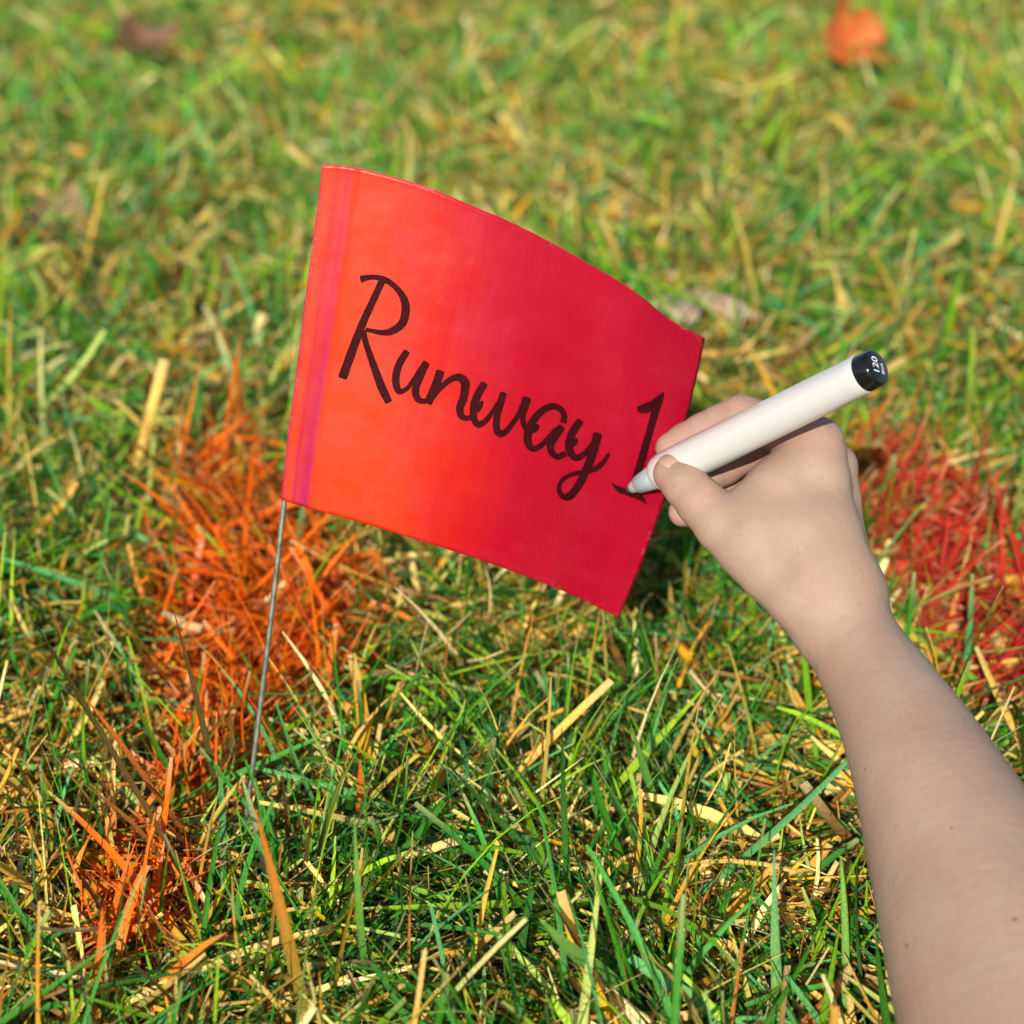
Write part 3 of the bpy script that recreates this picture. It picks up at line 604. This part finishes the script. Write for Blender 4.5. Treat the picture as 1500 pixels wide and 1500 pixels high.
hero('straight brown-green blade crossing in front of orange grass left of the wire', [(326, 1235), (312, 1130), (285, 1010), (256, 900)], 8, G1, BR)
hero('rust brown blade slanting to a hooked tip below the longest brown blade', [(325, 1300), (240, 1180), (170, 1080), (124, 1020)], 7, BR, OR)
hero('brown diagonal blade with its tip lowest of the stems left of the wire', [(303, 1360), (210, 1222), (114, 1141)], 6, BR, (.30, .12, .03))
hero('thin rust stem ending at a pale tip left of the crossing brown stems', [(205, 1230), (150, 1150), (86, 1100)], 5, (.30, .11, .03), BR)
hero('short orange-brown stem standing at the very left edge', [(31, 1310), (28, 1250), (20, 1177)], 6, (.40, .16, .04), (.36, .13, .03))
hero('short dark stem leaning right of the blunt green blade', [(434, 1350), (446, 1275), (455, 1200)], 6, G1, BR)
hero('straight dark brown stem close right of the wire base', [(425, 1295), (420, 1210), (413, 1130)], 6, BR, BR)
hero('slim olive blade standing just left of the wire stake', [(352, 1185), (345, 1110), (333, 1015)], 6, OL, BR)
hero('pale blunt green blade crossing the lower end of the wire', [(408, 1350), (385, 1250), (352, 1132)], 13, TEAL, PALE)
hero('broad olive blade with an orange tip in front of the wire base', [(462, 1540), (440, 1450), (412, 1330), (374, 1185)], 17, (.12, .22, .03), (.55, .15, .02))
hero('short wide orange blade standing alone right of the wire', [(530, 1250), (530, 1185), (527, 1112)], 14, (.5, .14, .02), OR)
hero('dark green blade curving up to the right of the wire base', [(456, 1345), (468, 1250), (490, 1165), (526, 1095)], 8, G1, OL)
hero('light green upright blade left of the bottom middle, bent at its tip', [(546, 1490), (530, 1380), (524, 1290), (519, 1195)], 9, G2, G3)
hero('tall dark upright blade below the middle of the flag', [(836, 1390), (832, 1290), (826, 1180), (823, 1066)], 9, G2, G1)
hero('long dark blade running diagonally below the flag towards lower right', [(885, 1345), (800, 1270), (725, 1195), (655, 1118)], 9, G2, G1)
hero('broad green blade lying diagonally at the bottom, left of the forearm', [(965, 1530), (900, 1445), (840, 1395), (790, 1345)], 22, G2, G3)
hero('broad bright blade with a blunt tip upright left of the forearm', [(1140, 1540), (1138, 1440), (1136, 1350), (1134, 1245)], 13, G3, TEAL)
hero('narrow yellow-green blade upright against the forearm edge', [(1238, 1540), (1238, 1420), (1236, 1330), (1232, 1255)], 10, G3, G3)
hero('mid green blade under the lower right corner of the flag', [(978, 1240), (955, 1165), (938, 1110), (924, 1062)], 11, G2, G3)
hero('orange painted blade standing upright at the lower left corner', [(148, 1500), (146, 1420), (150, 1330)], 11, OR, OR)
hero('orange painted blade bent low across the bottom left', [(165, 1500), (240, 1435), (300, 1385), (332, 1366)], 10, OR, (.6, .25, .03))
hero('thin dark red blade lying level beside the forearm', [(1240, 1112), (1160, 1075), (1076, 1040)], 6, RD, BR)
hero('dark red upright blade in the red painted grass right of the hand', [(1358, 965), (1372, 880), (1393, 730)], 7, BR, RD)
hero('dark green blade curving along the right edge in red painted grass', [(1428, 885), (1445, 825), (1485, 760), (1505, 650)], 10, G1, OL)

# ------------------------------------------------------------------ fallen leaves
def leaf_material(name, c0, c1):
    n = NT(name); tc = n.n('ShaderNodeTexCoord'); f = n.noise(70, 4, tc.outputs['Object']); col = n.ramp(f, [(.35, c0), (.65, c1)])
    n.l(col, n.b.inputs['Base Color']); n.set(Roughness=.6); tr = n.n('ShaderNodeBsdfTranslucent'); n.l(col, tr.inputs[0]); mx = n.n('ShaderNodeMixShader'); mx.inputs[0].default_value = .3
    n.l(n.b.outputs[0], mx.inputs[1]); n.l(tr.outputs[0], mx.inputs[2]); n.l(mx.outputs[0], n.out.inputs[0]); return n.m
def leaf(label, px, py, lift_, size, rot, curl, m, aspect=.6, lobes=3, tilt=(0, 0)):
    p = at_z(px, py, lift_); root = empty('fallen_leaf', (p[0], p[1], lift_)); tag(root, label, 'leaf', 'fallen leaves on the turf')
    root.rotation_euler = (tilt[0], tilt[1], rot)
    bpy.context.view_layer.update()
    nl, nw = 28, 8; s = np.linspace(0, 1, nl); t = np.linspace(-1, 1, 2*nw+1)
    half = .5*aspect*np.sin(np.pi*np.clip(s, .0, 1)**.85)**.8*(1+.30*np.sin(2*np.pi*lobes*s))*(1-.15*s)
    S, T = np.meshgrid(s, t, indexing='ij'); Hh = half[:, None]
    x = (S-.5)+.10*np.abs(T)*np.sin(2*np.pi*lobes*S)*.5; y = T*Hh
    z = curl*(T*Hh)**2*2.6+curl*.8*(S-.5)**2+.03*np.sin(9*S+3*T)+.02*np.abs(np.sin(2*np.pi*lobes*S))*np.abs(T)-.012*np.exp(-(T*6)**2)
    top = np.stack([x, y, z], -1).reshape(-1, 3)*size; bot = top-np.array([0, 0, .0004]); K = len(top); W = 2*nw+1
    b = (np.arange(nl-1)[:, None]*W+np.arange(W-1)[None]).ravel(); q = np.stack([b, b+W, b+W+1, b+1], 1)
    ring = [i for i in range(W)]+[W*(j+1)-1 for j in range(1, nl)]+[W*(nl-1)+i for i in range(W-2, -1, -1)]+[W*j for j in range(nl-2, 0, -1)]
    qr = np.array([(a, a+K, c+K, c) for a, c in zip(ring, ring[1:]+ring[:1])])
    o = bpy.data.objects.new('leaf_blade', quads_mesh('leaf_blade', np.concatenate([top, bot]), np.concatenate([q, q[:, ::-1]+K, qr]))); o.data.materials.append(m); C.objects.link(o); o.parent = root
    st = [np.array([-.5-.30*k, .05*k*k, curl*.2-.02*k+.01])*size for k in np.linspace(-.1, 1, 8)]
    v_, f_ = tube(st, [.0009*size/.05]*8, 6); o2 = bpy.data.objects.new('leaf_stem', mesh('leaf_stem', v_, f_)); o2.data.materials.append(m); C.objects.link(o2); o2.parent = root
leaf('dark red-brown curled leaf far back at the left', 220, 68, 0.060, .068, .5, 1.3, leaf_material('dark brown leaf', (.11, .045, .02), (.19, .09, .045)), .55, 1, (.55, -.25))
leaf('bright orange-red leaf standing tilted far back at the right', 1243, 60, 0.070, .072, .75, .6, leaf_material('orange leaf', (.50, .075, .008), (.48, .15, .03)), .95, 2.5, (.9, -.25))
leaf('pale tan curled leaf lying just behind the right corner of the flag', 1025, 442, 0.056, .080, -.1, -.5, leaf_material('tan leaf', (.34, .24, .15), (.46, .35, .24)), .42, 3, (.22, .05))
leaf('dull brown rounded leaf low in the grass left of the flag', 98, 330, 0.036, .050, .2, .8, leaf_material('brown leaf', (.20, .13, .05), (.30, .20, .09)), .8, 2, (.5, 0))
